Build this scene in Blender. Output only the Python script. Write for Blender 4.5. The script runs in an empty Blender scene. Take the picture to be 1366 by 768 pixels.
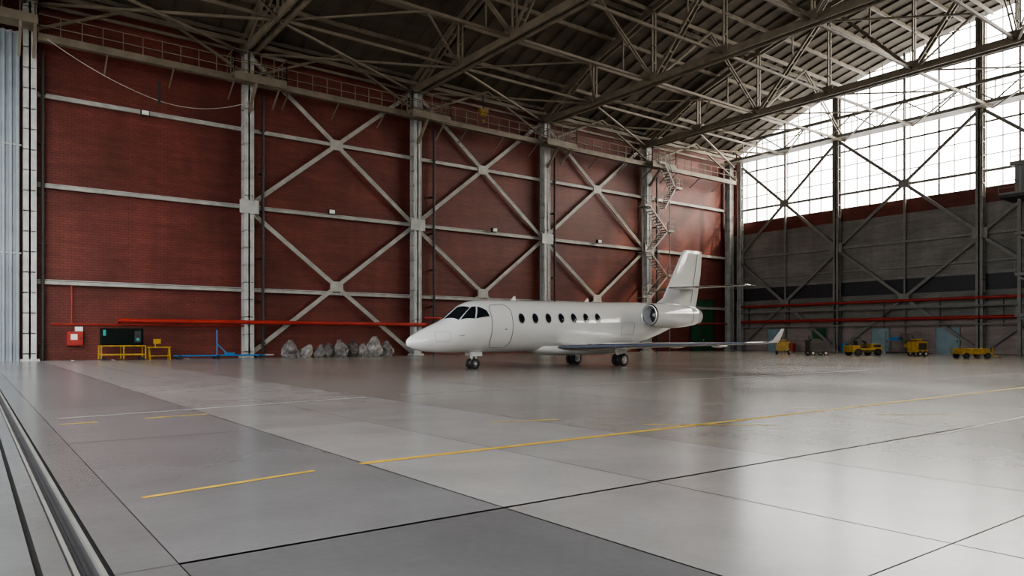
import bpy, math, random
from mathutils import Vector, Matrix, noise as mnoise
random.seed(7)
scene=bpy.context.scene
PI=math.pi
# ---------------------------------------------------------------- materials
def mat(name,col,rough=.6,metal=0.0,noise=0.0,nscale=3.0,spec=.5,stretch=(1,1,1),bump=0.0,col2=None):
    m=bpy.data.materials.new(name); m.use_nodes=True
    nt=m.node_tree; b=nt.nodes['Principled BSDF']
    b.inputs['Base Color'].default_value=(*col,1)
    b.inputs['Roughness'].default_value=rough
    b.inputs['Metallic'].default_value=metal
    b.inputs['Specular IOR Level'].default_value=spec
    if noise>0 or col2:
        tc=nt.nodes.new('ShaderNodeTexCoord'); mp=nt.nodes.new('ShaderNodeMapping')
        mp.inputs['Scale'].default_value=stretch
        nz=nt.nodes.new('ShaderNodeTexNoise'); nz.inputs['Scale'].default_value=nscale
        nz.inputs['Detail'].default_value=6
        rp=nt.nodes.new('ShaderNodeValToRGB')
        c2=col2 if col2 else tuple(c*(1-noise) for c in col)
        rp.color_ramp.elements[0].position=.3; rp.color_ramp.elements[1].position=.7
        rp.color_ramp.elements[0].color=(*c2,1)
        rp.color_ramp.elements[1].color=(*[min(1,c*(1+noise*.5)) for c in col],1)
        nt.links.new(tc.outputs['Object'],mp.inputs['Vector'])
        nt.links.new(mp.outputs['Vector'],nz.inputs['Vector'])
        nt.links.new(nz.outputs['Fac'],rp.inputs['Fac'])
        nt.links.new(rp.outputs['Color'],b.inputs['Base Color'])
        if bump:
            bp=nt.nodes.new('ShaderNodeBump'); bp.inputs['Strength'].default_value=bump
            nt.links.new(nz.outputs['Fac'],bp.inputs['Height']); nt.links.new(bp.outputs['Normal'],b.inputs['Normal'])
    return m
M_steel=mat('painted_steel',(.38,.375,.345),.5,0,.25,1.5)
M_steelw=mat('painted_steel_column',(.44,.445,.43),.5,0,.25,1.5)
M_roofsteel=mat('roof_steel',(.185,.158,.118),.55,0,.3,1.0)  # brownish steel, darkened so the colour carries the dim light under the roof
M_farsteel=mat('far_wall_steel',(.23,.225,.205),.5,0,.2,1.5)  # darker than the side-wall steel: backlit shade is put into this colour
M_dark=mat('dark_metal',(.03,.03,.032),.5,0,.2)
M_mull=mat('window_mullion_paint',(.12,.11,.10),.6,0,.2)
M_white=mat('jet_white_paint',(.80,.79,.765),.10,0,.03,1.5)
M_white.node_tree.nodes['Principled BSDF'].inputs['Coat Weight'].default_value=.8
M_grey=mat('jet_grey',(.45,.46,.47),.35,0,.1)
M_glass=mat('jet_window_glass',(.012,.016,.02),.06,0,.05)
M_chrome=mat('polished_metal',(.62,.62,.63),.22,1.0,.05)
M_tyre=mat('tyre_rubber',(.02,.02,.02),.7,0,.2,20)
M_navy=mat('navy_stripe',(.012,.03,.08),.25,0,.05)
M_seam=mat('panel_seam',(.22,.22,.22),.5,0,.05)
M_yellow=mat('yellow_paint',(.44,.27,.02),.5,0,.4,4)
M_blue=mat('blue_paint',(.02,.17,.40),.4,0,.15,4)
M_red=mat('red_pipe_paint',(.36,.03,.02),.45,0,.2,2)
M_green=mat('green_door_paint',(.02,.085,.04),.5,0,.2,1)
M_lblue=mat('pale_blue_door_paint',(.26,.36,.39),.5,0,.2,1)
M_bag=mat('grey_plastic_bag',(.21,.19,.185),.35,0,.75,2.2,bump=.5)
M_yline=mat('yellow_floor_paint',(.60,.38,.05),.55,0,.35,5,spec=.3)
M_wline=mat('worn_white_paint',(.42,.41,.38),.5,0,.35,6)
M_paper=mat('paper_sign',(.75,.75,.72),.7,0,.05)
M_screen=mat('teal_label',(.03,.33,.30),.5,0,.05)
M_joint=mat('floor_joint',(.03,.029,.028),.9,0,.3,5)
M_cover=mat('dark_green_cover',(.006,.011,.009),.8,0,.3,spec=.15)
M_unit=mat('dark_unit_paint',(.05,.05,.045),.5,0,.2)
M_corr=mat('corrugated_metal',(.25,.29,.32),.45,.15,.2,.7)

def brickmat(name,c1,c2,mort,axis='X',nz_scale=.25,var=.35):
    m=bpy.data.materials.new(name); m.use_nodes=True; nt=m.node_tree; b=nt.nodes['Principled BSDF']
    b.inputs['Roughness'].default_value=.5
    b.inputs['Specular IOR Level'].default_value=.35
    tc=nt.nodes.new('ShaderNodeTexCoord'); sp=nt.nodes.new('ShaderNodeSeparateXYZ'); cb=nt.nodes.new('ShaderNodeCombineXYZ')
    nt.links.new(tc.outputs['Object'],sp.inputs[0])
    nt.links.new(sp.outputs[axis],cb.inputs[0]); nt.links.new(sp.outputs['Z'],cb.inputs[1])
    br=nt.nodes.new('ShaderNodeTexBrick'); br.inputs['Scale'].default_value=1.0
    br.inputs['Brick Width'].default_value=.42; br.inputs['Row Height'].default_value=.16
    br.inputs['Mortar Size'].default_value=.016
    br.inputs['Color1'].default_value=(*c1,1); br.inputs['Color2'].default_value=(*c2,1); br.inputs['Mortar'].default_value=(*mort,1)
    nt.links.new(cb.outputs[0],br.inputs['Vector'])
    def nz_(scale,stretch,a,b_):
        nz=nt.nodes.new('ShaderNodeTexNoise'); nz.inputs['Scale'].default_value=scale; nz.inputs['Detail'].default_value=7
        mp=nt.nodes.new('ShaderNodeMapping'); mp.inputs['Scale'].default_value=stretch
        nt.links.new(tc.outputs['Object'],mp.inputs[0]); nt.links.new(mp.outputs[0],nz.inputs['Vector'])
        mr=nt.nodes.new('ShaderNodeMapRange'); mr.inputs[1].default_value=.3; mr.inputs[2].default_value=.7
        mr.inputs[3].default_value=a; mr.inputs[4].default_value=b_
        nt.links.new(nz.outputs['Fac'],mr.inputs[0]); return mr.outputs[0]
    a=nz_(nz_scale,(1,1,.8),1-var,1+var*.4); c=nz_(1.0,(.3,.3,3.0),.80,1.10); d=nz_(.8,(1.5,1.5,.15),.88,1.05)
    mu=nt.nodes.new('ShaderNodeMath'); mu.operation='MULTIPLY'; nt.links.new(a,mu.inputs[0]); nt.links.new(c,mu.inputs[1])
    mu2=nt.nodes.new('ShaderNodeMath'); mu2.operation='MULTIPLY'; nt.links.new(mu.outputs[0],mu2.inputs[0]); nt.links.new(d,mu2.inputs[1])
    mx=nt.nodes.new('ShaderNodeVectorMath'); mx.operation='SCALE'
    nt.links.new(br.outputs['Color'],mx.inputs[0]); nt.links.new(mu2.outputs[0],mx.inputs['Scale'])
    nt.links.new(mx.outputs[0],b.inputs['Base Color'])
    bp=nt.nodes.new('ShaderNodeBump'); bp.inputs['Strength'].default_value=.25; bp.inputs['Distance'].default_value=.02
    nt.links.new(c,bp.inputs['Height'])
    nt.links.new(bp.outputs['Normal'],b.inputs['Normal'])
    return m
M_brick=brickmat('red_painted_brick',(.176,.048,.037),(.150,.040,.031),(.105,.029,.023))
M_brickfar=brickmat('grey_painted_brick',(.26,.25,.22),(.23,.22,.195),(.18,.17,.16),'Y',.3,.3)
M_brickred2=brickmat('dark_red_brick',(.17,.045,.032),(.15,.04,.03),(.11,.03,.02),'Y')
M_pink=brickmat('pink_painted_brick',(.38,.31,.28),(.35,.28,.26),(.3,.24,.22),'Y',.4,.2)
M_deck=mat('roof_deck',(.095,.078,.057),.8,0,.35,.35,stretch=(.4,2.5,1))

def floormat():
    m=bpy.data.materials.new('polished_concrete'); m.use_nodes=True; nt=m.node_tree; b=nt.nodes['Principled BSDF']
    tc=nt.nodes.new('ShaderNodeTexCoord')
    at=nt.nodes.new('ShaderNodeAttribute'); at.attribute_name='tone'
    def noise(s,d,dist=0):
        n=nt.nodes.new('ShaderNodeTexNoise'); n.inputs['Scale'].default_value=s; n.inputs['Detail'].default_value=d
        n.inputs['Distortion'].default_value=dist; n.inputs['Roughness'].default_value=.55
        nt.links.new(tc.outputs['Object'],n.inputs['Vector'])
        return n
    def rng(src,a,b_,c,d):
        r=nt.nodes.new('ShaderNodeMapRange'); r.inputs[1].default_value=a;r.inputs[2].default_value=b_;r.inputs[3].default_value=c;r.inputs[4].default_value=d
        nt.links.new(src,r.inputs[0]); return r.outputs[0]
    n1=noise(.14,3,.4); n2=noise(.9,6); n3=noise(14,4)
    f1=rng(n1.outputs['Fac'],.3,.7,.88,1.10); f2=rng(n2.outputs['Fac'],.3,.7,.88,1.09); f3=rng(n3.outputs['Fac'],.3,.7,.96,1.03)
    def mul(a,b_):
        x=nt.nodes.new('ShaderNodeMath'); x.operation='MULTIPLY'; nt.links.new(a,x.inputs[0]); nt.links.new(b_,x.inputs[1]); return x.outputs[0]
    f=mul(mul(f1,f2),f3)
    vm=nt.nodes.new('ShaderNodeVectorMath'); vm.operation='SCALE'
    nt.links.new(at.outputs['Color'],vm.inputs[0]); nt.links.new(f,vm.inputs['Scale'])
    nt.links.new(vm.outputs[0],b.inputs['Base Color'])
    r=rng(n1.outputs['Fac'],.3,.7,.25,.19)
    nt.links.new(r,b.inputs['Roughness'])
    b.inputs['Specular IOR Level'].default_value=.42
    return m
M_floor=floormat()
M_apron=mat('apron_concrete',(.30,.29,.28),.8,0,.2,.5)
def panemat():
    m=bpy.data.materials.new('dusty_window_glass'); m.use_nodes=True; nt=m.node_tree
    for n in list(nt.nodes): nt.nodes.remove(n)
    o=nt.nodes.new('ShaderNodeOutputMaterial'); t=nt.nodes.new('ShaderNodeBsdfTransparent')
    tc=nt.nodes.new('ShaderNodeTexCoord'); nz=nt.nodes.new('ShaderNodeTexNoise'); nz.inputs['Scale'].default_value=.35
    rp=nt.nodes.new('ShaderNodeValToRGB'); rp.color_ramp.elements[0].position=.35; rp.color_ramp.elements[1].position=.6
    rp.color_ramp.elements[0].color=(.72,.75,.78,1); rp.color_ramp.elements[1].color=(1,.99,.97,1)
    nt.links.new(tc.outputs['Object'],nz.inputs['Vector']); nt.links.new(nz.outputs['Fac'],rp.inputs['Fac'])
    nt.links.new(rp.outputs['Color'],t.inputs['Color']); nt.links.new(t.outputs[0],o.inputs['Surface'])
    return m
M_pane=panemat()

# ---------------------------------------------------------------- mesh builder
class MB:
    def __init__(s): s.v=[];s.f=[];s.m=[];s.mats=[];s.sm=[]
    def mi(s,m):
        if m not in s.mats: s.mats.append(m)
        return s.mats.index(m)
    def add(s,vs,fs,m,smooth=False):
        o=len(s.v); s.v+= [tuple(v) for v in vs]; k=s.mi(m)
        for f in fs: s.f.append(tuple(i+o for i in f)); s.m.append(k); s.sm.append(smooth)
    def box(s,x0,x1,y0,y1,z0,z1,m):
        vs=[(x,y,z) for x in (x0,x1) for y in (y0,y1) for z in (z0,z1)]
        s.add(vs,[(0,1,3,2),(4,6,7,5),(0,4,5,1),(2,3,7,6),(0,2,6,4),(1,5,7,3)],m)
    def beam(s,p,q,w,h,m,up=None):
        p=Vector(p);q=Vector(q);d=(q-p)
        if d.length<1e-6:return
        d.normalize()
        u=Vector(up) if up else Vector((0,0,1))
        if abs(d.dot(u))>.98: u=Vector((1,0,0))
        a=d.cross(u).normalized(); b=a.cross(d).normalized()
        vs=[]
        for c in (p,q):
            for i in (-1,1):
                for j in (-1,1): vs.append(c+a*(i*w/2)+b*(j*h/2))
        s.add(vs,[(0,1,3,2),(4,6,7,5),(0,4,5,1),(2,3,7,6),(0,2,6,4),(1,5,7,3)],m)
    def cyl(s,p,q,r,m,n=10,r2=None,cap=True):
        p=Vector(p);q=Vector(q);d=(q-p).normalized(); r2=r if r2 is None else r2
        u=Vector((0,0,1)) if abs(d.z)<.9 else Vector((1,0,0))
        a=d.cross(u).normalized(); b=a.cross(d).normalized(); vs=[]
        for c,rr in ((p,r),(q,r2)):
            for i in range(n):
                t=2*PI*i/n; vs.append(c+a*(rr*math.cos(t))+b*(rr*math.sin(t)))
        s.add(vs,[(i,(i+1)%n,n+(i+1)%n,n+i) for i in range(n)],m,True)
        if cap: s.add(vs,[tuple(range(n))[::-1],tuple(range(n,2*n))],m)
    def path(s,pts,r,m,n=8):
        for a,b in zip(pts[:-1],pts[1:]): s.cyl(a,b,r,m,n)
    def double(s,p,q,gap,w,h,m,axis,step=1.4):
        p=Vector(p);q=Vector(q);ax=Vector(axis)*gap/2
        s.beam(p+ax,q+ax,w,h,m); s.beam(p-ax,q-ax,w,h,m)
        L=(q-p).length;n=max(1,int(L/step))
        for i in range(n+1):
            c=p.lerp(q,i/n)
            s.beam(c+ax,c-ax,.22,h*.5,m)
    def rev(s,prof,n,m,origin=(0,0,0)):
        ox,oy,oz=origin;vs=[]
        for x,r in prof:
            for i in range(n):
                t=2*PI*i/n; vs.append((ox+x,oy+r*math.cos(t),oz+r*math.sin(t)))
        fs=[]
        for j in range(len(prof)-1):
            for i in range(n): fs.append((j*n+i,j*n+(i+1)%n,(j+1)*n+(i+1)%n,(j+1)*n+i))
        s.add(vs,fs,m,True)
    def obj(s,name,parent=None,loc=(0,0,0)):
        me=bpy.data.meshes.new(name); me.from_pydata(s.v,[],s.f)
        for m in s.mats: me.materials.append(m)
        me.polygons.foreach_set('material_index',s.m); me.polygons.foreach_set('use_smooth',s.sm)
        me.update(); o=bpy.data.objects.new(name,me); o.location=loc
        scene.collection.objects.link(o)
        if parent: o.parent=parent
        return o
def empty(name,loc=(0,0,0)):
    e=bpy.data.objects.new(name,None); e.location=loc; scene.collection.objects.link(e); return e

# ---------------------------------------------------------------- constants
YW=52.0; XF=71.0; YN=-28.0
COLX=[2.84,15.5,28.8,42.3,55.9,69.6]
FARY=[51.4,38.9,25.9,12.9,-.1,-13.1,-26.5]
Z1,Z2,Z3,ZC,ZT=4.7,10.5,15.9,18.9,21.2
def roofz(y): return 30.6-.0053*(y-12)**2

# ---------------------------------------------------------------- floor
xe=[.97,3.3,5.0,7.2,11.5,16,20.5,25,31,37,43,49,55,61,71.5]
ye=[-28,-16,-9,-4,-1,2.0,4.5,10.5,16,22,28,34,40,46,52.3]
fm=MB(); tones=[]
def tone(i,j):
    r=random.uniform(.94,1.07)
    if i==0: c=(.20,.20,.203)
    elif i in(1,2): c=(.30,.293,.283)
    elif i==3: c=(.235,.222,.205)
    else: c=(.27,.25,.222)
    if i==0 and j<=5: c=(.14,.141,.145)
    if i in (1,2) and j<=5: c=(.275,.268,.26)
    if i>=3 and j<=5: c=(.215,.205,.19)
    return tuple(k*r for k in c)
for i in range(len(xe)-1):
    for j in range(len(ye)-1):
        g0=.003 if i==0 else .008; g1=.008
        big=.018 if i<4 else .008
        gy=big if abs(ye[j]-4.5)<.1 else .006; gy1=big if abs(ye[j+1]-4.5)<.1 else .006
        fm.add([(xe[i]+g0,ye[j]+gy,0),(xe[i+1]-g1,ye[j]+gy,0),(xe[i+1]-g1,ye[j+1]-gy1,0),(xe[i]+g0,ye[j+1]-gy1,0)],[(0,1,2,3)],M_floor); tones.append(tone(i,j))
for (a,b,t) in((.64,.967,(.16,.16,.16)),(.325,.45,(.18,.18,.178)),(-1.2,.29,(.17,.17,.168))):
    for j in range(len(ye)-1):
        fm.add([(a,ye[j]+.004,0),(b,ye[j]+.004,0),(b,ye[j+1]-.004,0),(a,ye[j+1]-.004,0)],[(0,1,2,3)],M_floor)
        k=random.uniform(.93,1.07); tones.append(tuple(c*k for c in t))
nmain=len(fm.f)
fm.box(-1.2,71.5,-28,52.3,-.12,-.05,M_joint)
fo=fm.obj('floor')
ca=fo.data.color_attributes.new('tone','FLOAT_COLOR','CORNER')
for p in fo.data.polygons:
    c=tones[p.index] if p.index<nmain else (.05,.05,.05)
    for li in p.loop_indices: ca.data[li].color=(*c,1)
g=MB(); g.box(-260,-1.2,-150,200,-.12,-.004,M_apron); g.obj('apron_ground')
r=MB()
for x in (.475,.60):
    r.box(x-.012,x+.012,-27.9,50.6,-.05,.002,M_farsteel)
r.box(.525,.545,-27.9,50.6,-.05,-.02,M_dark)
r.box(.46,.63,-27.9,50.6,-.05,-.035,M_dark)
r.obj('door_rail_track')
ln=MB()
def strip(p,q,w,m,z=.003):
    p=Vector((p[0],p[1],0));q=Vector((q[0],q[1],0));d=(q-p).normalized();n=Vector((-d.y,d.x,0))*w/2
    ln.add([(a.x,a.y,z) for a in (p-n,q-n,q+n,p+n)],[(0,1,2,3)],m)
strip((1.13,6.55),(2.72,6.88),.07,M_yline); strip((3.26,6.98),(14,7.15),.11,M_yline); strip((14,7.15),(60,7.9),.16,M_yline)
strip((1.16,13.9),(7.1,14.9),.08,M_wline); strip((1.1,12.9),(1.6,12.95),.08,M_yline); strip((2.3,13.1),(3.3,13.2),.08,M_yline)
strip((8.2,7.6),(9.7,6.35),.06,M_yline); strip((6.5,9.2),(7.6,8.9),.06,M_yline); strip((12.5,6.2),(13.6,5.4),.06,M_yline)
strip((8,15),(30,15.3),.08,M_wline); strip((10.5,4.4),(16,4.6),.07,M_wline)
ln.obj('floor_marking_lines')

# ---------------------------------------------------------------- walls
w=MB(); w.box(-6,XF+.6,YW,YW+.5,0,23,M_brick)
w.obj('wall_left')
w=MB(); w.box(-1.2,XF+.6,YN-.5,YN,0,24,M_brickfar); w.obj('wall_right')
w=MB()
w.box(XF,XF+.5,YN,YW,0,3.1,M_pink)
w.box(XF,XF+.5,YN,YW,3.1,13.2,M_brickfar)
w.box(XF,XF+.5,YN,YW,13.2,14.5,M_brickred2)
w.box(XF,XF+.5,YW-.7,YW,14.5,23,M_brickred2)
w.box(XF-.06,XF,YN,YW-.4,5.6,7.0,M_dark)
w.box(XF-.1,XF,YN,YW-.4,7.0,7.25,M_farsteel)
w.obj('wall_back')
w=MB()
ys=[YN+ (YW-YN)*i/16 for i in range(17)]
for a,b in zip(ys[:-1],ys[1:]):
    vs=[(-1.2,a,19),(-1.2,b,19),(-1.2,b,roofz(b)+.2),(-1.2,a,roofz(a)+.2)]
    w.add(vs,[(0,1,2,3)],M_corr)
w.obj('wall_front')
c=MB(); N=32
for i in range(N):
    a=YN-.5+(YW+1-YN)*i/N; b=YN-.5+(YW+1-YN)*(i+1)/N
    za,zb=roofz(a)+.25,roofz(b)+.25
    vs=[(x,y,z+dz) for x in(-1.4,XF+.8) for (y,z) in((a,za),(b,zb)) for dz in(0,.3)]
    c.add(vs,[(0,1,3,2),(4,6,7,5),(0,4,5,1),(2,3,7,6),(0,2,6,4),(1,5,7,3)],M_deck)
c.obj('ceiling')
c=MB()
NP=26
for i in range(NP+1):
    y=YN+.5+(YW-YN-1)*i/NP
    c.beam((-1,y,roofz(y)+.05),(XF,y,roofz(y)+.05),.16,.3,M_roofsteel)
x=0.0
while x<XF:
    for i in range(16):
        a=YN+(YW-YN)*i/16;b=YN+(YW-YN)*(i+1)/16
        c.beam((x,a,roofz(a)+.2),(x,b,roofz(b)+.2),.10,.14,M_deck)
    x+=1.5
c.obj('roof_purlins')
wn=MB()
ny=62; dy=(YW-.7-YN)/ny
for i in range(ny):
    y0,y1=YN+i*dy,YN+(i+1)*dy
    wn.add([(XF+.2,y0,14.5),(XF+.2,y1,14.5),(XF+.2,y1,roofz(y1)+.3),(XF+.2,y0,roofz(y0)+.3)],[(0,1,2,3)],M_pane)
for i in range(ny+1):
    y=YN+i*dy; t=.14 if i%5==0 else .06
    wn.box(XF+.08,XF+.18,y-t/2,y+t/2,14.5,roofz(y)+.2,M_mull)
z=14.5;k=0
while z<30.5:
    hw=math.sqrt(max(0,(30.8-z)/.0053)); y0=max(YN,12-hw); y1=min(YW-.7,12+hw)
    t=.16 if k%4==0 else .07
    wn.box(XF+.08,XF+.18,y0,y1,z-t/2,z+t/2,M_mull); z+=1.45;k+=1
wn.obj('window_1')

# ---------------------------------------------------------------- columns
def hcol(name,x,y,z1,w_,d_,m,facing='Y'):
    b=MB()
    if facing=='Y':
        b.box(x-w_/2,x+w_/2,y-d_/2,y-d_/2+.06,0,z1,m); b.box(x-w_/2,x+w_/2,y+d_/2-.06,y+d_/2,0,z1,m)
        b.box(x-.05,x+.05,y-d_/2,y+d_/2,0,z1,m)
        z=.4
        while z<z1:
            b.box(x-w_/2,x+w_/2,y-d_/2,y+d_/2,z,z+.06,m); z+=1.2
        b.box(x-w_/2-.15,x+w_/2+.15,y-d_/2-.15,y+d_/2+.1,0,.12,m)
        b.box(x+w_/2-.04,x+w_/2,y-d_/2-.04,y-d_/2,0,z1,m)
    else:
        b.box(x-d_/2,x-d_/2+.06,y-w_/2,y+w_/2,0,z1,m); b.box(x+d_/2-.06,x+d_/2,y-w_/2,y+w_/2,0,z1,m)
        b.box(x-d_/2,x+d_/2,y-.05,y+.05,0,z1,m)
        z=.4
        while z<min(z1,21):
            b.box(x-d_/2,x+d_/2,y-w_/2,y+w_/2,z,z+.06,m); z+=1.2
    return b.obj(name)
for i,x in enumerate(COLX): hcol('steel_column',x,51.35,ZT,.66,.7,M_steelw)
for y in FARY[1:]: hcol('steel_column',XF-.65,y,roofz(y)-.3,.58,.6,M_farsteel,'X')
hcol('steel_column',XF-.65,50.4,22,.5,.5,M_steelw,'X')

b=MB(); yb=51.72
for z in (Z1,Z2,Z3):
    b.beam((2.84,yb,z),(69.6,yb,z),.2,.2,M_steel)
    b.beam((2.84,yb+.12,z+.17),(69.6,yb+.12,z+.17),.2,.05,M_steelw)
def xbr(b,x0,x1,z0,z1,m,plane='Y',c=yb-.12,wd=.22):
    P=(lambda u,z:(u,c,z)) if plane=='Y' else (lambda u,z:(c,u,z))
    ax=(0,1,0) if plane=='Y' else (1,0,0)
    for (za,zb) in((z0,z1),(z1,z0)):
        p=Vector(P(x0,za));q=Vector(P(x1,zb))
        dd=(q-p).normalized(); nn=dd.cross(Vector(ax)).normalized()*wd/2
        for s_ in(-1,1): b.beam(p+nn*s_,q+nn*s_,.08,.1,m,ax)
        b.beam(p,q,.02,wd,m,dd.cross(Vector(ax)))
    xm,zm=(x0+x1)/2,(z0+z1)/2; s=.5
    if plane=='Y': b.box(xm-s,xm+s,c-.08,c+.05,zm-s*.75,zm+s*.75,m)
    else: b.box(c-.08,c+.05,xm-s,xm+s,zm-s*.75,zm+s*.75,m)
for i in (1,2,3):
    x0,x1=COLX[i],COLX[i+1]
    xbr(b,x0,x1,Z2,ZT+.1,M_steel); xbr(b,x0,x1,.05,Z2-.05,M_steel)
for i in (1,2,3,4):
    b.box(COLX[i]-.65,COLX[i]+.65,50.94,50.99,Z2-.5,Z2+.4,M_steelw)
b.obj('steel_bracing_frame')
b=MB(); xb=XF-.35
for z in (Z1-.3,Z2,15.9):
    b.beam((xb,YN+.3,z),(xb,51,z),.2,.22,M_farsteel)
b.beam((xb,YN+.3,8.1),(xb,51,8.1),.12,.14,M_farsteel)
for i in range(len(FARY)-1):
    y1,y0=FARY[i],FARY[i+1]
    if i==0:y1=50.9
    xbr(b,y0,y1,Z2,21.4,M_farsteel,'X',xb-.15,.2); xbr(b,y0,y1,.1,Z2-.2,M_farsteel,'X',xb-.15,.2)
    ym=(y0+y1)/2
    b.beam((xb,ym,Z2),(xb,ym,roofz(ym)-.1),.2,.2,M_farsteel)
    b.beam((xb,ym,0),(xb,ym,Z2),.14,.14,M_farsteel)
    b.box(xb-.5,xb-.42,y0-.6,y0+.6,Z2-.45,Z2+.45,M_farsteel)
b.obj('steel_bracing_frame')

# ---------------------------------------------------------------- catwalks
def railing(b,p,q,n,h=1.05,m=M_steel,kick=True,r=.03):
    p=Vector(p);q=Vector(q)
    for k in (h,h*.5): b.beam(p+Vector((0,0,k)),q+Vector((0,0,k)),r*1.6,r*1.6,m)
    if kick: b.beam(p+Vector((0,0,.08)),q+Vector((0,0,.08)),.03,.16,m)
    for i in range(n+1):
        c=p.lerp(q,i/n); b.beam(c,c+Vector((0,0,h)),r*1.6,r*1.6,m)
b=MB()
zc=ZC
b.box(3.2,69,50.0,50.9,zc-.08,zc,M_roofsteel)
b.beam((3.2,50.0,zc-.12),(69,50.0,zc-.12),.1,.3,M_roofsteel)
railing(b,(3.2,50.0,zc),(69,50.0,zc),60,1.25,M_roofsteel)
for i in range(1,53):
    x=3+i*1.25
    if i%3==0: b.beam((x,51.6,zc-1.1),(x,50.05,zc-.15),.08,.08,M_roofsteel)
for x in COLX[1:5]:
    b.box(x-1.5,x+2.0,49.2,50.9,zc-.1,zc+.02,M_roofsteel)
    b.beam((x-1.5,49.2,zc-.2),(x+2.0,49.2,zc-.2),.1,.4,M_roofsteel)
    railing(b,(x-1.5,49.2,zc),(x+2.0,49.2,zc),4,1.6,M_roofsteel)
    railing(b,(x-1.5,49.2,zc),(x-1.5,50.9,zc),2,1.6,M_roofsteel)
    railing(b,(x+2.0,49.2,zc),(x+2.0,50.9,zc),2,1.6,M_roofsteel)
    b.beam((x,51,zc-1.9),(x,49.3,zc-.2),.16,.2,M_roofsteel); b.beam((x+1.6,51,zc-1.4),(x+1.6,49.3,zc-.2),.1,.12,M_roofsteel)
b.obj('access_catwalk')
b=MB(); xg=XF-2.0
for z in (21.4,23.2):
    b.beam((xg,YN+.3,z),(xg,51.5,z),.22,.28,M_farsteel)
b.beam((XF-.5,YN+.3,21.4),(XF-.5,51.5,21.4),.2,.22,M_farsteel)
n=32
for i in range(n):
    a=YN+.3+(51.2-YN)*i/n;c_=YN+.3+(51.2-YN)*(i+1)/n
    if i%2: b.beam((xg,a,21.4),(xg,c_,23.2),.09,.11,M_farsteel)
    else: b.beam((xg,a,23.2),(xg,c_,21.4),.09,.11,M_farsteel)
    b.beam((xg,a,21.4),(XF-.5,c_,21.4),.08,.08,M_farsteel)
    b.beam((xg,a,21.4),(xg,a,23.2),.07,.07,M_farsteel)
b.box(xg,XF-.5,YN+.3,51.4,21.3,21.36,M_roofsteel)
b.obj('gable_lattice_girder')

# ---------------------------------------------------------------- roof trusses
nodes=[51.3-(51.3-YN-.3)*i/12 for i in range(13)]
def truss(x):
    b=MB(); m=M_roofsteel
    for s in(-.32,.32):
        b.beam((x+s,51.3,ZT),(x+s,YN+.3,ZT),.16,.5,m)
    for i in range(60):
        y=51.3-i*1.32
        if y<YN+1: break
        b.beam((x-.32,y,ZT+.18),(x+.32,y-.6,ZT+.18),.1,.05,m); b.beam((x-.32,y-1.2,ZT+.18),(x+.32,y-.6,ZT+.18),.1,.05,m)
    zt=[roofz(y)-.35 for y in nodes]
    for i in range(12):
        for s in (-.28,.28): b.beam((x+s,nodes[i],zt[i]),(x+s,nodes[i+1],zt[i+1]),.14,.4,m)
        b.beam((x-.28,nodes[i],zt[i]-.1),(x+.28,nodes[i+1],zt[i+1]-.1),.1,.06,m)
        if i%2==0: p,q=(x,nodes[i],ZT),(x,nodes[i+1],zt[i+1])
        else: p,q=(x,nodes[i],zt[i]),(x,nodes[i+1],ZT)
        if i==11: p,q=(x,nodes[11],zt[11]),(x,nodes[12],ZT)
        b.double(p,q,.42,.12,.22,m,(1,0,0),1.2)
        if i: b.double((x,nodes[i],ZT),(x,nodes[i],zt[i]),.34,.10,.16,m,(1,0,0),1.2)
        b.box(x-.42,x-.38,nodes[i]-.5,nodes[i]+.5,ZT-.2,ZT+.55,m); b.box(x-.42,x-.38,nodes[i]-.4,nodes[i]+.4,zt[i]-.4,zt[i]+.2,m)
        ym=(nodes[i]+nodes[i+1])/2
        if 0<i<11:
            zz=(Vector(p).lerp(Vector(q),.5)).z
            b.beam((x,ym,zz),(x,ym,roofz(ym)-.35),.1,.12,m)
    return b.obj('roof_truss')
for x in COLX[:5]: truss(x)
b=MB(); m=M_roofsteel
for k in range(5):
    xa=COLX[k]; xb_=COLX[k+1] if k<4 else XF-.6
    for i in range(0,13):
        y=nodes[i]; zt=roofz(y)-.35
        b.beam((xa,y,ZT),(xb_,y,ZT),.14,.18,m)
        if i%2==0 and i>0:
            b.beam((xa,y,zt-.05),(xb_,y,zt-.05),.12,.3,m)
        if i in(2,5,8,11):
            xm=(xa+xb_)/2
            b.double((xa,y,ZT),(xm,y,zt),.24,.08,.14,m,(0,1,0),1.6); b.double((xb_,y,ZT),(xm,y,zt),.24,.08,.14,m,(0,1,0),1.6)
    for i in range(0,12):
        if i in(0,5,6,11) :
            b.beam((xa,nodes[i],ZT-.05),(xb_,nodes[i+1],ZT-.05),.16,.14,m)
            b.beam((xb_,nodes[i],ZT-.12),(xa,nodes[i+1],ZT-.12),.16,.14,m)
        elif k in(0,4) or i%3==1:
            xm=(xa+xb_)/2
            b.beam((xa,nodes[i],ZT-.05),(xm,nodes[i+1],ZT-.05),.12,.1,m); b.beam((xb_,nodes[i],ZT-.05),(xm,nodes[i+1],ZT-.05),.12,.1,m)
    b.beam((xa,50.9,ZC+.5),((xa+xb_)/2,50.9,roofz(50.9)-.1),.16,.16,m); b.beam((xb_,50.9,ZC+.5),((xa+xb_)/2,50.9,roofz(50.9)-.1),.16,.16,m)
    b.beam((xa,50.9,ZT+.5),(xb_,50.9,ZT+.5),.2,.3,m)
b.obj('roof_bracing')

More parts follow.
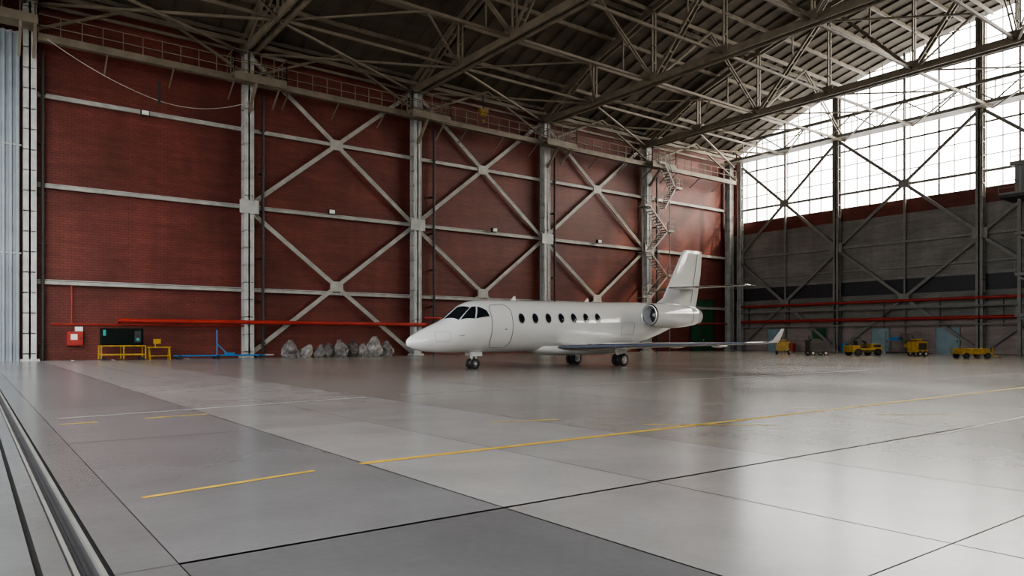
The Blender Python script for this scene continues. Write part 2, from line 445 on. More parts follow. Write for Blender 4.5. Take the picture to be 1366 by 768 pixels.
# ---------------------------------------------------------------- corrugated pocket panel + platform at left
b=MB(); x=-1.05
pts=[]
while x<2.42:
    pts+= [(x,51.0),(x+.12,51.0),(x+.17,50.88),(x+.29,50.88)]; x+=.34
pts=[p for p in pts if p[0]<2.45]
vs=[(px_,py_,z) for px_,py_ in pts for z in(0,19.2)]
b.add(vs,[(2*i,2*i+1,2*i+3,2*i+2) for i in range(len(pts)-1)],M_corr)
for z in (6.3,12.6,19.1): b.box(-1.05,2.42,50.9,51.05,z-.03,z+.03,M_steelw)
b.obj('corrugated_door_pocket')
b=MB()
b.box(-1.1,3.1,48.9,50.8,19.4,19.55,M_roofsteel); b.beam((-1.1,48.9,19.4),(3.1,48.9,19.4),.12,.5,M_roofsteel)
railing(b,(-1.1,48.9,19.5),(3.1,48.9,19.5),5,1.7,M_roofsteel); railing(b,(3.1,48.9,19.5),(3.1,50.8,19.5),2,1.7,M_roofsteel)
for x in(-.9,1.0,2.3,3.0): b.beam((x,49,19.4),(x,50.8,17.8),.14,.14,M_roofsteel)
b.obj('crane_access_platform')

# ---------------------------------------------------------------- pipes
b=MB()
b.cyl((7.4,50.9,2.45),(29.5,50.9,2.45),.14,M_red,12)
for x in(7.6,11,15,19,23,27,29.3): b.beam((x,50.9,2.45),(x,51.98,2.3),.06,.08,M_dark)
b.cyl((29.5,51.2,3.0),(69,51.2,3.0),.09,M_red,10)
b.cyl((3.9,51.6,2.2),(16,51.6,2.2),.05,M_red,8); b.cyl((5.0,51.6,2.2),(5.0,51.6,4.6),.04,M_red,8)
b.obj('red_water_pipe')
b=MB()
for x in (3.5,16.6,30.6,43.6,57.6):
    b.cyl((x,51.5,0),(x,51.5,18.5),.10,M_dark,10)
    for z in range(1,18,3): b.box(x-.16,x+.16,51.42,51.98,z-.04,z+.04,M_dark)
b.obj('drain_pipes')
b=MB()
for z,rr in((4.9,.13),(4.2,.09),(3.2,.16),(2.6,.08)):
    b.cyl((70.0,YN+1,z),(70.0,50,z),rr,M_red if z!=4.2 and z!=2.6 else M_farsteel,10)
for y in range(-26,50,5): b.beam((70,y,5.0),(70.9,y,5.0),.08,.08,M_dark); b.beam((70,y,2.4),(70,y,5.1),.08,.08,M_dark)
b.obj('red_heating_pipes')
b=MB()
def sag(p,q,s,n=14):
    p=Vector(p);q=Vector(q);o=[]
    for i in range(n+1):
        t=i/n;c=p.lerp(q,t);c.z-=s*4*t*(1-t);o.append(c)
    return o
b.path(sag((3.6,49.5,18.6),(9.5,49.5,16.2),.3),.025,M_steel,5); b.path(sag((9.5,49.5,16.2),(15.2,49.5,17.3),.5),.025,M_steel,5)
b.box(9.42,9.58,49.45,49.55,16.0,17.4,M_dark)
b.obj('suspended_cable')
b=MB()
for x,z in((21.6,10.6),(36.5,10.6),(49,10.6),(9,15.6)):
    b.box(x-.25,x+.25,51.1,51.4,z,z+.35,M_dark); b.box(x-.2,x+.2,51.07,51.1,z+.04,z+.3,M_paper); b.beam((x,51.4,z+.15),(x,51.7,z+.1),.06,.06,M_dark)
b.obj('wall_floodlights')
b=MB()
hx,hy=33.3,48.3
M_yd=mat('hoist_yellow',(.22,.14,.02),.5,0,.3)
b.box(hx-.4,hx+.4,hy-.2,hy+.2,19.6,19.9,M_yd); b.cyl((hx-.3,hy,19.5),(hx+.3,hy,19.5),.16,M_yd); b.cyl((hx,hy,19.9),(hx,hy,21),.06,M_dark); b.cyl((hx,hy,19.0),(hx,hy,19.4),.03,M_dark)
b.box(hx-.12,hx+.12,hy-.1,hy+.1,18.8,19.05,M_yd); b.cyl((hx,hy,18.6),(hx,hy,18.8),.04,M_dark)
b.obj('overhead_hoist')

# ---------------------------------------------------------------- stair tower
b=MB()
z=5.4;k=0
m=M_farsteel
b.cyl((57.4,49.6,0),(57.4,49.6,18.7),.06,m,6); b.cyl((53.4,49.6,5.2),(53.4,49.6,14),.05,m,6)
while z<16.7:
    z2=min(z+2.25,18.9)
    a,c_=(53.9,56.4) if k%2==0 else (56.4,53.9)
    if z>13: a,c_=(56.0,57.6) if k%2==0 else (57.6,56.0)
    for yy in(49.0,49.8):
        b.beam((a,yy,z),(c_,yy,z2),.05,.16,m)
        b.beam((a,yy,z+1.0),(c_,yy,z2+1.0),.04,.04,m)
        for t in (0,.5,1):
            px_=a+(c_-a)*t; pz=z+(z2-z)*t; b.beam((px_,yy,pz),(px_,yy,pz+1),.03,.03,m)
    for s in range(9):
        t=(s+.5)/9; px_=a+(c_-a)*t; pz=z+(z2-z)*t
        b.box(px_-.13,px_+.13,49.0,49.8,pz-.02,pz+.02,m)
    e=c_+.9*(1 if c_>a else -1)
    b.box(min(c_,e),max(c_,e),48.9,49.95,z2-.05,z2,m)
    railing(b,(min(c_,e),48.9,z2),(max(c_,e),48.9,z2),2,1.05,m,r=.02)
    z=z2;k+=1
b.box(52.6,54.0,48.9,49.95,5.35,5.4,m); railing(b,(52.6,48.9,5.4),(54,48.9,5.4),2,1.05,m)
for i in range(18): b.beam((52.9,49.0,.3*i+.1),(53.3,49.0,.3*i+.1),.04,.04,m)
for xx in(52.9,53.3): b.beam((xx,49.0,0),(xx,49.0,6.3),.05,.05,m)
b.obj('access_staircase')

# ---------------------------------------------------------------- doors
def door(name,plane,u0,u1,z1,m,split=True):
    b=MB()
    if plane=='Y':
        y=YW-.02; b.box(u0,u1,y-.1,y,0,z1,m)
        b.box(u0-.12,u0,y-.16,y,0,z1+.12,M_dark); b.box(u1,u1+.12,y-.16,y,0,z1+.12,M_dark); b.box(u0,u1,y-.16,y,z1,z1+.12,M_dark)
        if split: b.box((u0+u1)/2-.02,(u0+u1)/2+.02,y-.11,y-.1,0,z1,M_dark)
        for z in(.3,z1*.5,z1-.3): b.box(u0+.1,u1-.1,y-.13,y-.1,z-.05,z+.05,m)
        b.box((u0+u1)/2+.1,(u0+u1)/2+.16,y-.18,y-.12,1.0,1.3,M_steel)
    else:
        x=XF; b.box(x-.1,x-.01,u0,u1,0,z1,m)
        b.box(x-.14,x-.01,u0-.1,u0,0,z1+.1,M_farsteel); b.box(x-.14,x-.01,u1,u1+.1,0,z1+.1,M_farsteel); b.box(x-.14,x-.01,u0,u1,z1,z1+.1,M_farsteel)
        b.box(x-.12,x-.1,u0+.15,u1-.15,.2,z1*.45,m); b.box(x-.12,x-.1,u0+.15,u1-.15,z1*.52,z1-.15,m)
        b.box(x-.2,x-.12,u0+.1,u0+.15,1.0,1.2,M_dark)
    b.obj(name)
door('door_1','Y',63.6,67.4,5.6,M_green)
door('door_2','X',40.3,41.9,2.4,M_green)
door('door_3','X',34.0,35.6,2.3,M_lblue)
door('door_4','X',27.8,29.7,2.3,M_lblue)
door('door_5','X',45.6,47.2,2.4,M_lblue)

# ---------------------------------------------------------------- right control cabin
b=MB()
cy0,cy1=15.0,22.4
b.box(67.6,69.6,cy0,cy1,12.9,15.3,M_farsteel)
for i in range(22):
    y=cy0+i*.33; b.box(67.55,67.6,y,y+.14,12.9,15.3,M_corr)
b.box(67.4,69.7,cy0-.1,cy1+.3,15.3,15.5,M_farsteel); b.box(66.6,69.7,cy0-.3,cy1+.8,12.65,12.9,M_dark)
railing(b,(66.6,cy0,12.9),(66.6,cy1+.8,12.9),7,1.1,M_farsteel); railing(b,(67.5,cy0,15.5),(67.5,cy1+.3,15.5),6,1.1,M_farsteel)
for y in(16,19.5,22.2): b.box(67.9,68.15,y-.12,y+.12,0,12.7,M_farsteel)
for z in(3.2,6.5,9.8):
    b.box(67.6,69.6,cy0,cy1,z-.1,z+.05,M_farsteel); railing(b,(67.6,cy0,z),(67.6,cy1,z),6,1.0,M_farsteel)
for z in(0,3.2,6.5,9.8): b.beam((67.7,16.2,z),(67.7,22.2,z+3.1),.12,.14,M_farsteel)
b.obj('control_cabin_tower')

# ---------------------------------------------------------------- ground equipment (left)
e=MB(); x0,x1=6.3,8.7;y0,y1=49.3,50.4
for x in(x0,(x0+x1)/2,x1):
    for y in(y0,y1): e.beam((x,y,0.08),(x,y,.9),.07,.07,M_yellow)
for z in(.35,.88):
    for y in(y0,y1): e.beam((x0,y,z),(x1,y,z),.07,.07,M_yellow)
    for x in(x0,x1): e.beam((x,y0,z),(x,y1,z),.07,.07,M_yellow)
for x in(x0+.2,x1-.2):
    for y in(y0,y1): e.cyl((x,y-.05,.1),(x,y+.05,.1),.1,M_tyre,12)
e.box(x0+.05,x1-.1,y0+.1,y1-.1,.93,1.95,M_cover)
e.box(x0+.1,x1-.15,y0+.06,y0+.1,.98,1.9,M_cover)
e.box(x1-.6,x1-.25,y0+.04,y0+.06,1.1,1.8,M_dark); e.box(x0+.1,x0+.25,y0+.03,y0+.06,1.5,1.85,M_screen)
e.box(x1-.5,x1-.35,y0+.02,y0+.04,1.2,1.35,M_screen)
e.obj('equipment_trolley')
e=MB()
for x in(8.95,10.1):
    for s in(-.35,.35): e.beam((x,49.6+s,0),(x,49.6+s*.2,.75),.06,.06,M_yellow)
    e.beam((x,49.25,.05),(x,49.95,.05),.05,.05,M_yellow)
e.beam((8.85,49.6,.78),(10.2,49.6,.78),.08,.08,M_yellow); e.beam((8.95,49.3,.25),(10.1,49.3,.25),.05,.05,M_yellow)
e.beam((9.3,49.6,.8),(9.3,49.6,1.2),.06,.06,M_yellow); e.box(9.2,9.6,49.5,49.7,1.0,1.3,M_yellow)
e.obj('yellow_trestle')
e=MB(); e.box(4.75,5.6,51.55,51.98,.9,1.75,M_red); e.box(4.8,5.55,51.52,51.55,.95,1.7,M_red); e.box(4.95,5.3,51.5,51.52,1.25,1.6,M_paper)
e.box(5.2,5.6,51.6,51.95,1.78,2.05,M_paper); e.box(5.45,5.5,51.48,51.52,1.25,1.4,M_dark); e.obj('fire_hose_cabinet')
e=MB()
e.cyl((10.4,49.7,.22),(16.2,49.7,.22),.05,M_blue); e.cyl((10.6,49.4,.22),(15.5,49.0,.22),.05,M_blue)
for x in(10.6,12.9,15.6): e.beam((x,48.9,.15),(x,49.9,.15),.06,.06,M_blue); e.cyl((x,48.9,.13),(x,49.0,.13),.13,M_tyre,14); e.cyl((x,49.85,.13),(x,49.95,.13),.13,M_tyre,14)
e.cyl((13.0,49.6,.2),(13.0,49.6,1.9),.04,M_blue); e.cyl((13.0,49.6,1.0),(13.7,49.6,.25),.04,M_blue); e.box(13.5,14.1,49.45,49.75,.2,.4,M_blue)
e.cyl((16.2,49.7,.22),(16.7,49.55,.22),.05,M_wline)
e.obj('aircraft_tow_bar')
# bags
e=MB()
M_bag2=mat('pale_plastic_bag',(.34,.315,.30),.35,0,.6,2.5,bump=.5); M_bag3=mat('brown_grey_bag',(.13,.115,.105),.4,0,.7,2.5,bump=.5)
specs=[(17.7,.95,1.2,0),(18.9,.8,.9,1),(19.8,.7,.85,0),(20.6,.8,1.0,2),(21.5,.85,1.25,0),(22.5,.8,1.2,2),(23.3,.75,.95,1),(24.1,.95,1.45,1),(25.2,.95,1.15,0),(18.3,.55,.6,1),(24.8,.55,.7,0),(21.0,.5,.6,0),(23.0,.5,.65,2)]
for (cx,wd,ht,mi) in specs:
    nu,nv=36,24; vs=[]; ph=random.random()*50; lean=random.uniform(-.3,.3); yy=49.4+random.uniform(-.25,.25); pinch=random.uniform(.35,.7)
    for j in range(nv+1):
        t=j/nv; zz=ht*t; rad=wd*.60*(math.sin(PI*min(1,.14+t*.82))**.45)*(1-pinch*t**2)
        if t>.94: rad=wd*.14
        for i in range(nu):
            a=2*PI*i/nu
            n_=mnoise.noise(Vector((math.cos(a)*1.6+ph,math.sin(a)*1.6,zz*1.8)))*.45+mnoise.noise(Vector((math.cos(a)*4+ph,math.sin(a)*4,zz*5)))*.28+abs(mnoise.noise(Vector((math.cos(a)*7,math.sin(a)*7+ph,zz*8))))*.2
            rr=rad*(1+n_)
            vs.append((cx+rr*math.cos(a)+lean*t*t,yy+rr*math.sin(a)*.85,max(0,zz+(.12*mnoise.noise(Vector((cx+a,zz*3,ph))) if 0<j else 0))))
    fs=[(j*nu+i,j*nu+(i+1)%nu,(j+1)*nu+(i+1)%nu,(j+1)*nu+i) for j in range(nv) for i in range(nu)]+[tuple(range(nv*nu,(nv+1)*nu))]
    e.add(vs,fs,(M_bag,M_bag2,M_bag3)[mi],False)
e.obj('plastic_bag_pile')

# ---------------------------------------------------------------- ground carts (right)
def wheel(e,c,r,wd,axis,rim=M_yellow):
    c=Vector(c);a=Vector(axis)*wd/2
    e.cyl(c-a,c+a,r,M_tyre,18); e.cyl(c-a*1.08,c+a*1.08,r*.5,rim,12)
def tug(loc,rz):
    e=MB()
    e.box(-1.2,1.2,-.7,.7,.28,.58,M_yellow); e.box(.3,1.15,-.65,.65,.58,.92,M_yellow); e.box(-1.2,-.6,-.65,.65,.58,.8,M_yellow)
    e.box(-.5,.1,-.3,.3,.58,.75,M_dark); e.box(-.6,-.48,-.3,.3,.7,1.15,M_dark)
    e.cyl((.3,0,.85),(.1,0,1.08),.03,M_dark); e.cyl((.08,0,1.05),(.12,0,1.1),.2,M_dark,14)
    for x in(-.8,.8):
        for y in(-.68,.68): wheel(e,(x,y,.28),.28,.2,(0,1,0),M_dark)
    e.box(-1.1,1.1,-.72,-.70,.32,.42,M_dark); e.box(.45,1.05,-.67,-.65,.64,.86,M_dark)
    e.box(1.2,1.25,-.5,-.2,.4,.55,M_paper); e.box(1.15,1.3,-.1,.1,.3,.42,M_dark)
    for y in(-.6,.6): e.beam((-.55,y,.8),(-.55,y,1.4),.05,.05,M_dark)
    e.beam((-.55,-.6,1.4),(-.55,.6,1.4),.05,.05,M_dark)
    o=e.obj('baggage_tug'); o.location=loc; o.rotation_euler=(0,0,rz)
def gpu(loc,rz,w_=1.2,h=1.3,m=M_yellow,name='ground_power_unit'):
    e=MB()
    e.box(-w_/2,w_/2,-.5,.5,.3,.9*h,m); e.box(-w_/2+.1,w_/2-.1,-.52,-.5,.4*h,.8*h,M_dark); e.box(-w_/2-.03,w_/2+.03,-.53,.53,.9*h,.95*h,M_dark)
    e.box(-w_/2*.7,w_/2*.3,-.3,.3,.95*h,1.05*h,m)
    for x in(-w_/2+.2,w_/2-.2):
        for y in(-.5,.5): wheel(e,(x,y,.2),.2,.12,(0,1,0),M_steel)
    e.beam((w_/2,0,.3),(w_/2+.8,0,.15),.06,.06,M_dark); e.cyl((-w_/2+.15,.1,1.05*h),(-w_/2+.15,.1,1.25*h),.05,M_dark)
    e.beam((-w_/2,-.4,.25),(w_/2,-.4,.25),.08,.1,M_dark)
    o=e.obj(name); o.location=loc; o.rotation_euler=(0,0,rz)
def trailer(loc,rz):
    e=MB(); e.box(-1.0,1.0,-.6,.6,.3,.42,M_yellow); e.box(-.9,.9,-.5,.5,.42,.68,M_yellow)
    for x in(-1.0,1.0): e.beam((x,-.6,.42),(x,-.6,.76),.05,.05,M_yellow); e.beam((x,.6,.42),(x,.6,.76),.05,.05,M_yellow)
    for x in(-.7,.7):
        for y in(-.55,.55): wheel(e,(x,y,.2),.2,.12,(0,1,0),M_dark)
    e.beam((1.0,0,.35),(1.8,0,.12),.06,.06,M_yellow); e.cyl((1.8,0,.12),(1.88,0,.12),.08,M_dark)
    o=e.obj('equipment_trailer'); o.location=loc; o.rotation_euler=(0,0,rz)
RZ=-math.radians(37)
gpu((53.4,31.2,0),RZ,1.4,1.25,M_unit); tug((56.3,29.0,0),RZ+.1)
gpu((57.0,25.2,0),RZ+.2,.9,1.25); trailer((53.2,20.1,0),RZ)
gpu((56.0,35.8,0),RZ+1,.6,1.2,M_yellow)
e=MB()
for (x,y,mm) in((69.3,44.2,M_yellow),(69.4,43.3,M_red),(69.2,37.5,M_blue)):
    e.cyl((x,y,0),(x,y,.9),.3,mm,16); e.cyl((x,y,.3),(x,y,.33),.32,mm,16); e.cyl((x,y,.6),(x,y,.63),.32,mm,16)
e.obj('oil_drums')
e=MB()
e.box(68.6,69.7,30.6,33.2,0,.1,M_dark)
for y in(30.6,31.9,33.2):
    for x in(68.6,69.7): e.beam((x,y,0),(x,y,2.0),.06,.06,M_farsteel)
for z in(.5,1.1,1.9): e.box(68.6,69.7,30.6,33.2,z,z+.05,M_farsteel)
e.box(68.8,69.5,30.8,31.6,.55,.9,M_yellow); e.box(68.8,69.5,32.1,32.9,1.15,1.5,M_blue)
e.obj('storage_shelf')

# ================================================================= JET
jet=empty('business_jet',(14.26,26.2,0))
S=[(0,1.12,1.16,.02),(.04,1.03,1.27,.12),(.14,.96,1.37,.22),(.35,.88,1.50,.35),(.7,.80,1.68,.51),(1.2,.745,1.90,.70),(1.7,.72,2.11,.86),
   (2.05,.715,2.37,.95),(2.4,.71,2.64,1.01),(2.8,.71,2.86,1.06),(3.3,.71,2.98,1.09),(4,.72,3.03,1.10),(6,.73,3.06,1.10),(8,.74,3.09,1.10),(10,.76,3.12,1.10),
   (11.5,.82,3.15,1.09),(12.5,.93,3.18,1.06),(13.5,1.10,3.20,.98),(14.5,1.36,3.21,.86),(15.5,1.68,3.20,.70),(16.5,2.02,3.16,.52),(17.3,2.32,3.06,.34),(18.0,2.56,2.92,.17),(18.2,2.70,2.80,.05)]
def lin(x,k):
    for a,b_ in zip(S[:-1],S[1:]):
        if x<=b_[0]:
            i=S.index(a); h=b_[0]-a[0]; t=(x-a[0])/h
            def slope(j):
                if j<=0 or j>=len(S)-1:
                    j0=max(0,min(len(S)-2,j)); return (S[j0+1][k]-S[j0][k])/(S[j0+1][0]-S[j0][0])
                d0=(S[j][k]-S[j-1][k])/(S[j][0]-S[j-1][0]); d1=(S[j+1][k]-S[j][k])/(S[j+1][0]-S[j][0])
                if d0*d1<=0: return 0
                return 2*d0*d1/(d0+d1)
            m0,m1=slope(i),slope(i+1)
            return (2*t**3-3*t*t+1)*a[k]+(t**3-2*t*t+t)*h*m0+(-2*t**3+3*t*t)*b_[k]+(t**3-t*t)*h*m1
    return S[-1][k]
def surf(x,t,off=0,side=-1):
    b_,tp,hw=lin(x,1),lin(x,2),lin(x,3); zc=(b_+tp)/2;hh=(tp-b_)/2
    n=Vector((0,side*math.sin(t)*hh,math.cos(t)*hw)); n.normalize()
    return Vector((x,side*hw*math.sin(t),zc+hh*math.cos(t)))+n*off
def tz(x,z):
    b_,tp=lin(x,1),lin(x,2); return math.acos(max(-1,min(1,(z-(b_+tp)/2)/((tp-b_)/2))))
f=MB(); xs=[0,.02,.04,.08,.14,.22,.35,.5,.7,.95,1.2,1.45,1.7,1.85,2.05,2.2,2.4,2.6,2.8,3.05,3.3,3.65,4]+[4+i*.5 for i in range(1,17)]+[12.5+i*.33 for i in range(1,17)]+[18.0,18.1,18.2]
NR=64; vs=[]
for x in xs:
    for i in range(NR): vs.append(surf(x,2*PI*i/NR))
fs=[(j*NR+i,(j+1)*NR+i,(j+1)*NR+(i+1)%NR,j*NR+(i+1)%NR) for j in range(len(xs)-1) for i in range(NR)]
fs+=[tuple(range(NR)),tuple(range((len(xs)-1)*NR,len(xs)*NR))]
f.add(vs,fs,M_white,True)
bf=[(6.2,0,.0),(6.7,.75,.12),(7.4,1.05,.26),(8.5,1.25,.32),(10.5,1.28,.33),(11.6,1.15,.28),(12.5,.8,.16),(13.1,0,0)]
vs=[];nb=20
for (x,hw,dr) in bf:
    for i in range(nb+1):
        a=PI*i/nb; y=-hw*math.cos(a); z=.98-(.98-.74+dr*.75)*math.sin(a)**.7 if hw>0 else .85
        vs.append((x,y,z+max(0,(x-11))*.06))
fs=[(j*(nb+1)+i,j*(nb+1)+i+1,(j+1)*(nb+1)+i+1,(j+1)*(nb+1)+i) for j in range(len(bf)-1) for i in range(nb)]
f.add(vs,fs,M_white,True)
f.obj('fuselage',jet)
gl=MB()
def patch(cor,side,off,m,n=8):
    (x0,t0),(x1,t1),(x2,t2),(x3,t3)=cor; vs=[]
    for j in range(n+1):
        v=j/n
        for i in range(n+1):
            u=i/n
            x=(x0*(1-u)+x1*u)*(1-v)+(x3*(1-u)+x2*u)*v; t=(t0*(1-u)+t1*u)*(1-v)+(t3*(1-u)+t2*u)*v
            vs.append(surf(x,t,off,side))
    gl.add(vs,[(j*(n+1)+i,j*(n+1)+i+1,(j+1)*(n+1)+i+1,(j+1)*(n+1)+i) for j in range(n) for i in range(n)],m,True)
R=math.radians
for sd in(-1,1):
    Z=lambda x,z:(x,tz(x,z))
    patch([(1.74,R(3)),Z(2.06,2.09),Z(2.70,2.63),(2.42,R(4))],sd,.012,M_glass)
    patch([Z(2.12,2.10),Z(2.70,2.15),Z(2.96,2.68),Z(2.78,2.66)],sd,.012,M_glass)
    patch([Z(2.77,2.16),Z(3.44,2.26),Z(3.36,2.52),Z(3.03,2.68)],sd,.012,M_glass)
    for k_ in range(7):
        cx=5.12+k_*.765; cz=2.20+.016*k_
        for rr,off,mm in((1.22,.008,M_grey),(1.0,.016,M_glass)):
            vs=[surf(cx,tz(cx,cz),off,sd)]
            NS=24
            for q_ in(.35,.7,1.0):
                for i in range(NS):
                    a=2*PI*i/NS; xx=cx+.155*rr*q_*math.cos(a); zz=cz+.205*rr*q_*math.sin(a); vs.append(surf(xx,tz(xx,zz),off,sd))
            fs=[(0,1+i,1+(i+1)%NS) for i in range(NS)]
            for l in range(2): fs+=[(1+l*NS+i,1+l*NS+(i+1)%NS,1+(l+1)*NS+(i+1)%NS,1+(l+1)*NS+i) for i in range(NS)]
            gl.add(vs,fs,mm,True)
def seam(x0,x1,z0,z1,r,sd,wd=.016,m=M_seam):
    pts=[]
    for (cx,cz,a0) in((x1-r,z1-r,0),(x0+r,z1-r,90),(x0+r,z0+r,180),(x1-r,z0+r,270)):
        for i in range(7):
            a=R(a0+i*15); pts.append((cx+r*math.cos(a),cz+r*math.sin(a)))
    P=[]
    for a,b_ in zip(pts,pts[1:]+pts[:1]):
        L=math.hypot(a[0]-b_[0],a[1]-b_[1]); n=max(1,int(L/.12))
        for i in range(n): P.append((a[0]+(b_[0]-a[0])*i/n,a[1]+(b_[1]-a[1])*i/n))
    Q=[surf(x,tz(x,z),.006,sd) for x,z in P]
    for a,b_ in zip(Q,Q[1:]+Q[:1]): gl.beam(a,b_,wd,wd*.8,m)
seam(3.52,4.62,.93,2.78,.28,-1,.028)
seam(1.0,1.6,1.2,1.6,.05,-1,.01); seam(11.3,12.2,1.5,2.1,.08,-1,.012)
gl.box(4.2,4.3,-1.13,-1.10,1.7,1.74,M_dark)
gl.obj('windows_and_doors',jet)
def wing(st,sd,le_m,body_m,n=12):
    wg=MB(); secs=[]
    for (y,xl,c_,z,tc_,nrm) in st:
        prof=[]
        for i in range(n+1):
            u=(1-math.cos(PI*i/n))/2; yt=5*tc_*(.2969*math.sqrt(u)-.126*u-.3516*u*u+.2843*u**3-.1015*u**4); prof.append((u,yt))
        ring=[(u,yt) for u,yt in prof[::-1]]+[(u,-yt*.8) for u,yt in prof[1:-1]]
        pts=[]
        for u,yt in ring:
            off=yt*c_
            pts.append(Vector((xl+u*c_, sd*y+ (off*nrm[0]*sd), z+off*nrm[1])))
        secs.append((pts,ring))
    m_=len(secs[0][0])
    for a,b_ in zip(secs[:-1],secs[1:]):
        for i in range(m_):
            j=(i+1)%m_; u=(a[1][i][0]+a[1][j][0])/2
            wg.add([a[0][i],a[0][j],b_[0][j],b_[0][i]],[(0,1,2,3)],le_m if u<.07 else body_m,True)
    for s_ in(secs[0],secs[-1]): wg.add(s_[0],[tuple(range(m_))],body_m)
    return wg
for sd,nm in((-1,'wing_port'),(1,'wing_starboard')):
    st=[(.85,7.15,4.7,.93,.11,(0,1)),(1.3,7.45,4.3,.93,.11,(0,1)),(3.2,8.55,3.15,.98,.10,(0,1)),(6,10.05,2.2,1.06,.09,(0,1)),(8.5,11.45,1.2,1.13,.08,(0,1)),(8.75,11.85,.82,1.16,.08,(-.5,.85)),(8.86,12.1,.56,1.27,.07,(-.9,.3)),(8.98,12.52,.26,1.72,.06,(-1,.15))]
    wg=wing(st,sd,M_chrome,M_white)
    for k_ in range(14):
        t0,t1=k_/14,(k_+1)/14
        def P(t):
            y=1.15+ t*7
            if y<3.2: xl=7.45+(y-1.3)*.579
            else: xl=8.55+(y-3.2)*.5437
            return Vector((xl, sd*y, .93+(y-1.3)*.0285))
        wg.beam(P(t0)+Vector((-.012,0,.02)),P(t1)+Vector((-.012,0,.02)),.03,.05 if t0>.35 else .09,M_navy)
    for y,xx in((2.6,10.8),(4.4,10.9),(6.2,11.6)):
        wg.rev([(0,.01),(.15,.06),(.5,.08),(.9,.05),(1.15,.01)],10,M_white,(xx,sd*y,.86+y*.02))
    wg.obj(nm,jet)
    st=[(.05,15.9,1.95,4.05,.10,(0,1)),(3.3,18.05,.95,4.12,.10,(0,1)),(3.42,18.3,.65,4.12,.05,(0,1))]
    wing(st,sd,M_chrome,M_white).obj('tailplane_'+('port' if sd<0 else 'starboard'),jet)
fv=MB(); stf=[(2.7,13.9,4.2,.10),(3.15,14.9,3.35,.10),(3.5,15.5,2.85,.10),(4.9,16.35,2.3,.09),(6.05,17.05,1.72,.085),(6.2,17.25,1.5,.06)]
secs=[]
n=12
for (z,xl,c_,tc_) in stf:
    prof=[]
    for i in range(n+1):
        u=(1-math.cos(PI*i/n))/2; prof.append((u,5*tc_*(.2969*math.sqrt(u)-.126*u-.3516*u*u+.2843*u**3-.1015*u**4)))
    ring=[(u,y) for u,y in prof[::-1]]+[(u,-y) for u,y in prof[1:-1]]
    secs.append([Vector((xl+u*c_,y*c_,z)) for u,y in ring])
mm_=len(secs[0])
for a,b_ in zip(secs[:-1],secs[1:]):
    for i in range(mm_):
        j=(i+1)%mm_; fv.add([a[i],a[j],b_[j],b_[i]],[(0,1,2,3)],M_white,True)
fv.add(secs[-1],[tuple(range(mm_))],M_white)
fv.beam((17.72,-.085,3.3),(18.3,-.06,6.0),.02,.02,M_seam)
fv.rev([(0,.01),(.2,.09),(1.0,.12),(1.8,.08),(2.1,.01)],12,M_white,(16.0,0,4.08))
fv.obj('tail_fin',jet)
for sd in(-1,1):
    en=MB(); o=(12.45,sd*1.78,2.48)
    en.rev([(.55,.40),(.3,.42),(.1,.43)],32,M_grey,o)
    en.rev([(.1,.43),(.02,.46),(0,.49),(.03,.53),(.10,.55)],32,M_chrome,o)
    en.rev([(.10,.55),(.5,.60),(1.0,.63),(1.7,.635),(2.3,.60),(2.7,.565)],32,M_white,o)
    en.rev([(2.7,.565),(2.7,.55),(2.74,.55),(2.74,.56)],32,M_seam,o)
    en.rev([(2.74,.56),(3.2,.50),(3.62,.42),(3.6,.38),(3.0,.40)],32,M_white,o)
    en.rev([(3.0,.40),(3.0,.2),(3.3,.19),(3.75,.03)],24,M_grey,o)
    en.rev([(.55,.40),(.56,.12)],32,M_dark,o); en.rev([(.56,.13),(.40,.10),(.28,.02)],20,M_grey,o)
    for i in range(22):
        a=2*PI*i/22; en.beam((o[0]+.5,o[1]+.1*math.cos(a),o[2]+.1*math.sin(a)),(o[0]+.5,o[1]+.395*math.cos(a),o[2]+.395*math.sin(a)),.012,.06,M_unit,(1,0.4,0))
    en.add([(13.2,sd*.85,2.45),(16.0,sd*.55,2.45),(15.7,sd*1.35,2.42),(13.4,sd*1.35,2.42),(13.2,sd*.85,2.7),(16.0,sd*.55,2.62),(15.7,sd*1.35,2.58),(13.4,sd*1.35,2.68)],[(0,1,2,3),(4,5,6,7),(0,1,5,4),(1,2,6,5),(2,3,7,6),(3,0,4,7)],M_white)
    en.obj('engine_port' if sd<0 else 'engine_starboard',jet)
vt=MB()
vt.add([(5.3,-.01,3.04),(5.6,-.01,3.04),(5.58,0,3.24),(5.48,0,3.24),(5.3,.01,3.04),(5.6,.01,3.04)],[(0,1,2,3),(4,3,2,5),(0,3,4),(1,5,2)],M_white)
vt.add([(9.8,-.01,3.10),(10.1,-.01,3.10),(10.08,0,3.28),(9.98,0,3.28),(9.8,.01,3.10),(10.1,.01,3.10)],[(0,1,2,3),(4,3,2,5),(0,3,4),(1,5,2)],M_white)
vt.cyl((2.2,-.96,1.45),(2.05,-1.04,1.45),.012,M_dark,6); vt.cyl((2.05,-1.04,1.45),(1.9,-1.04,1.45),.01,M_chrome,6)
vt.obj('antennas',jet)
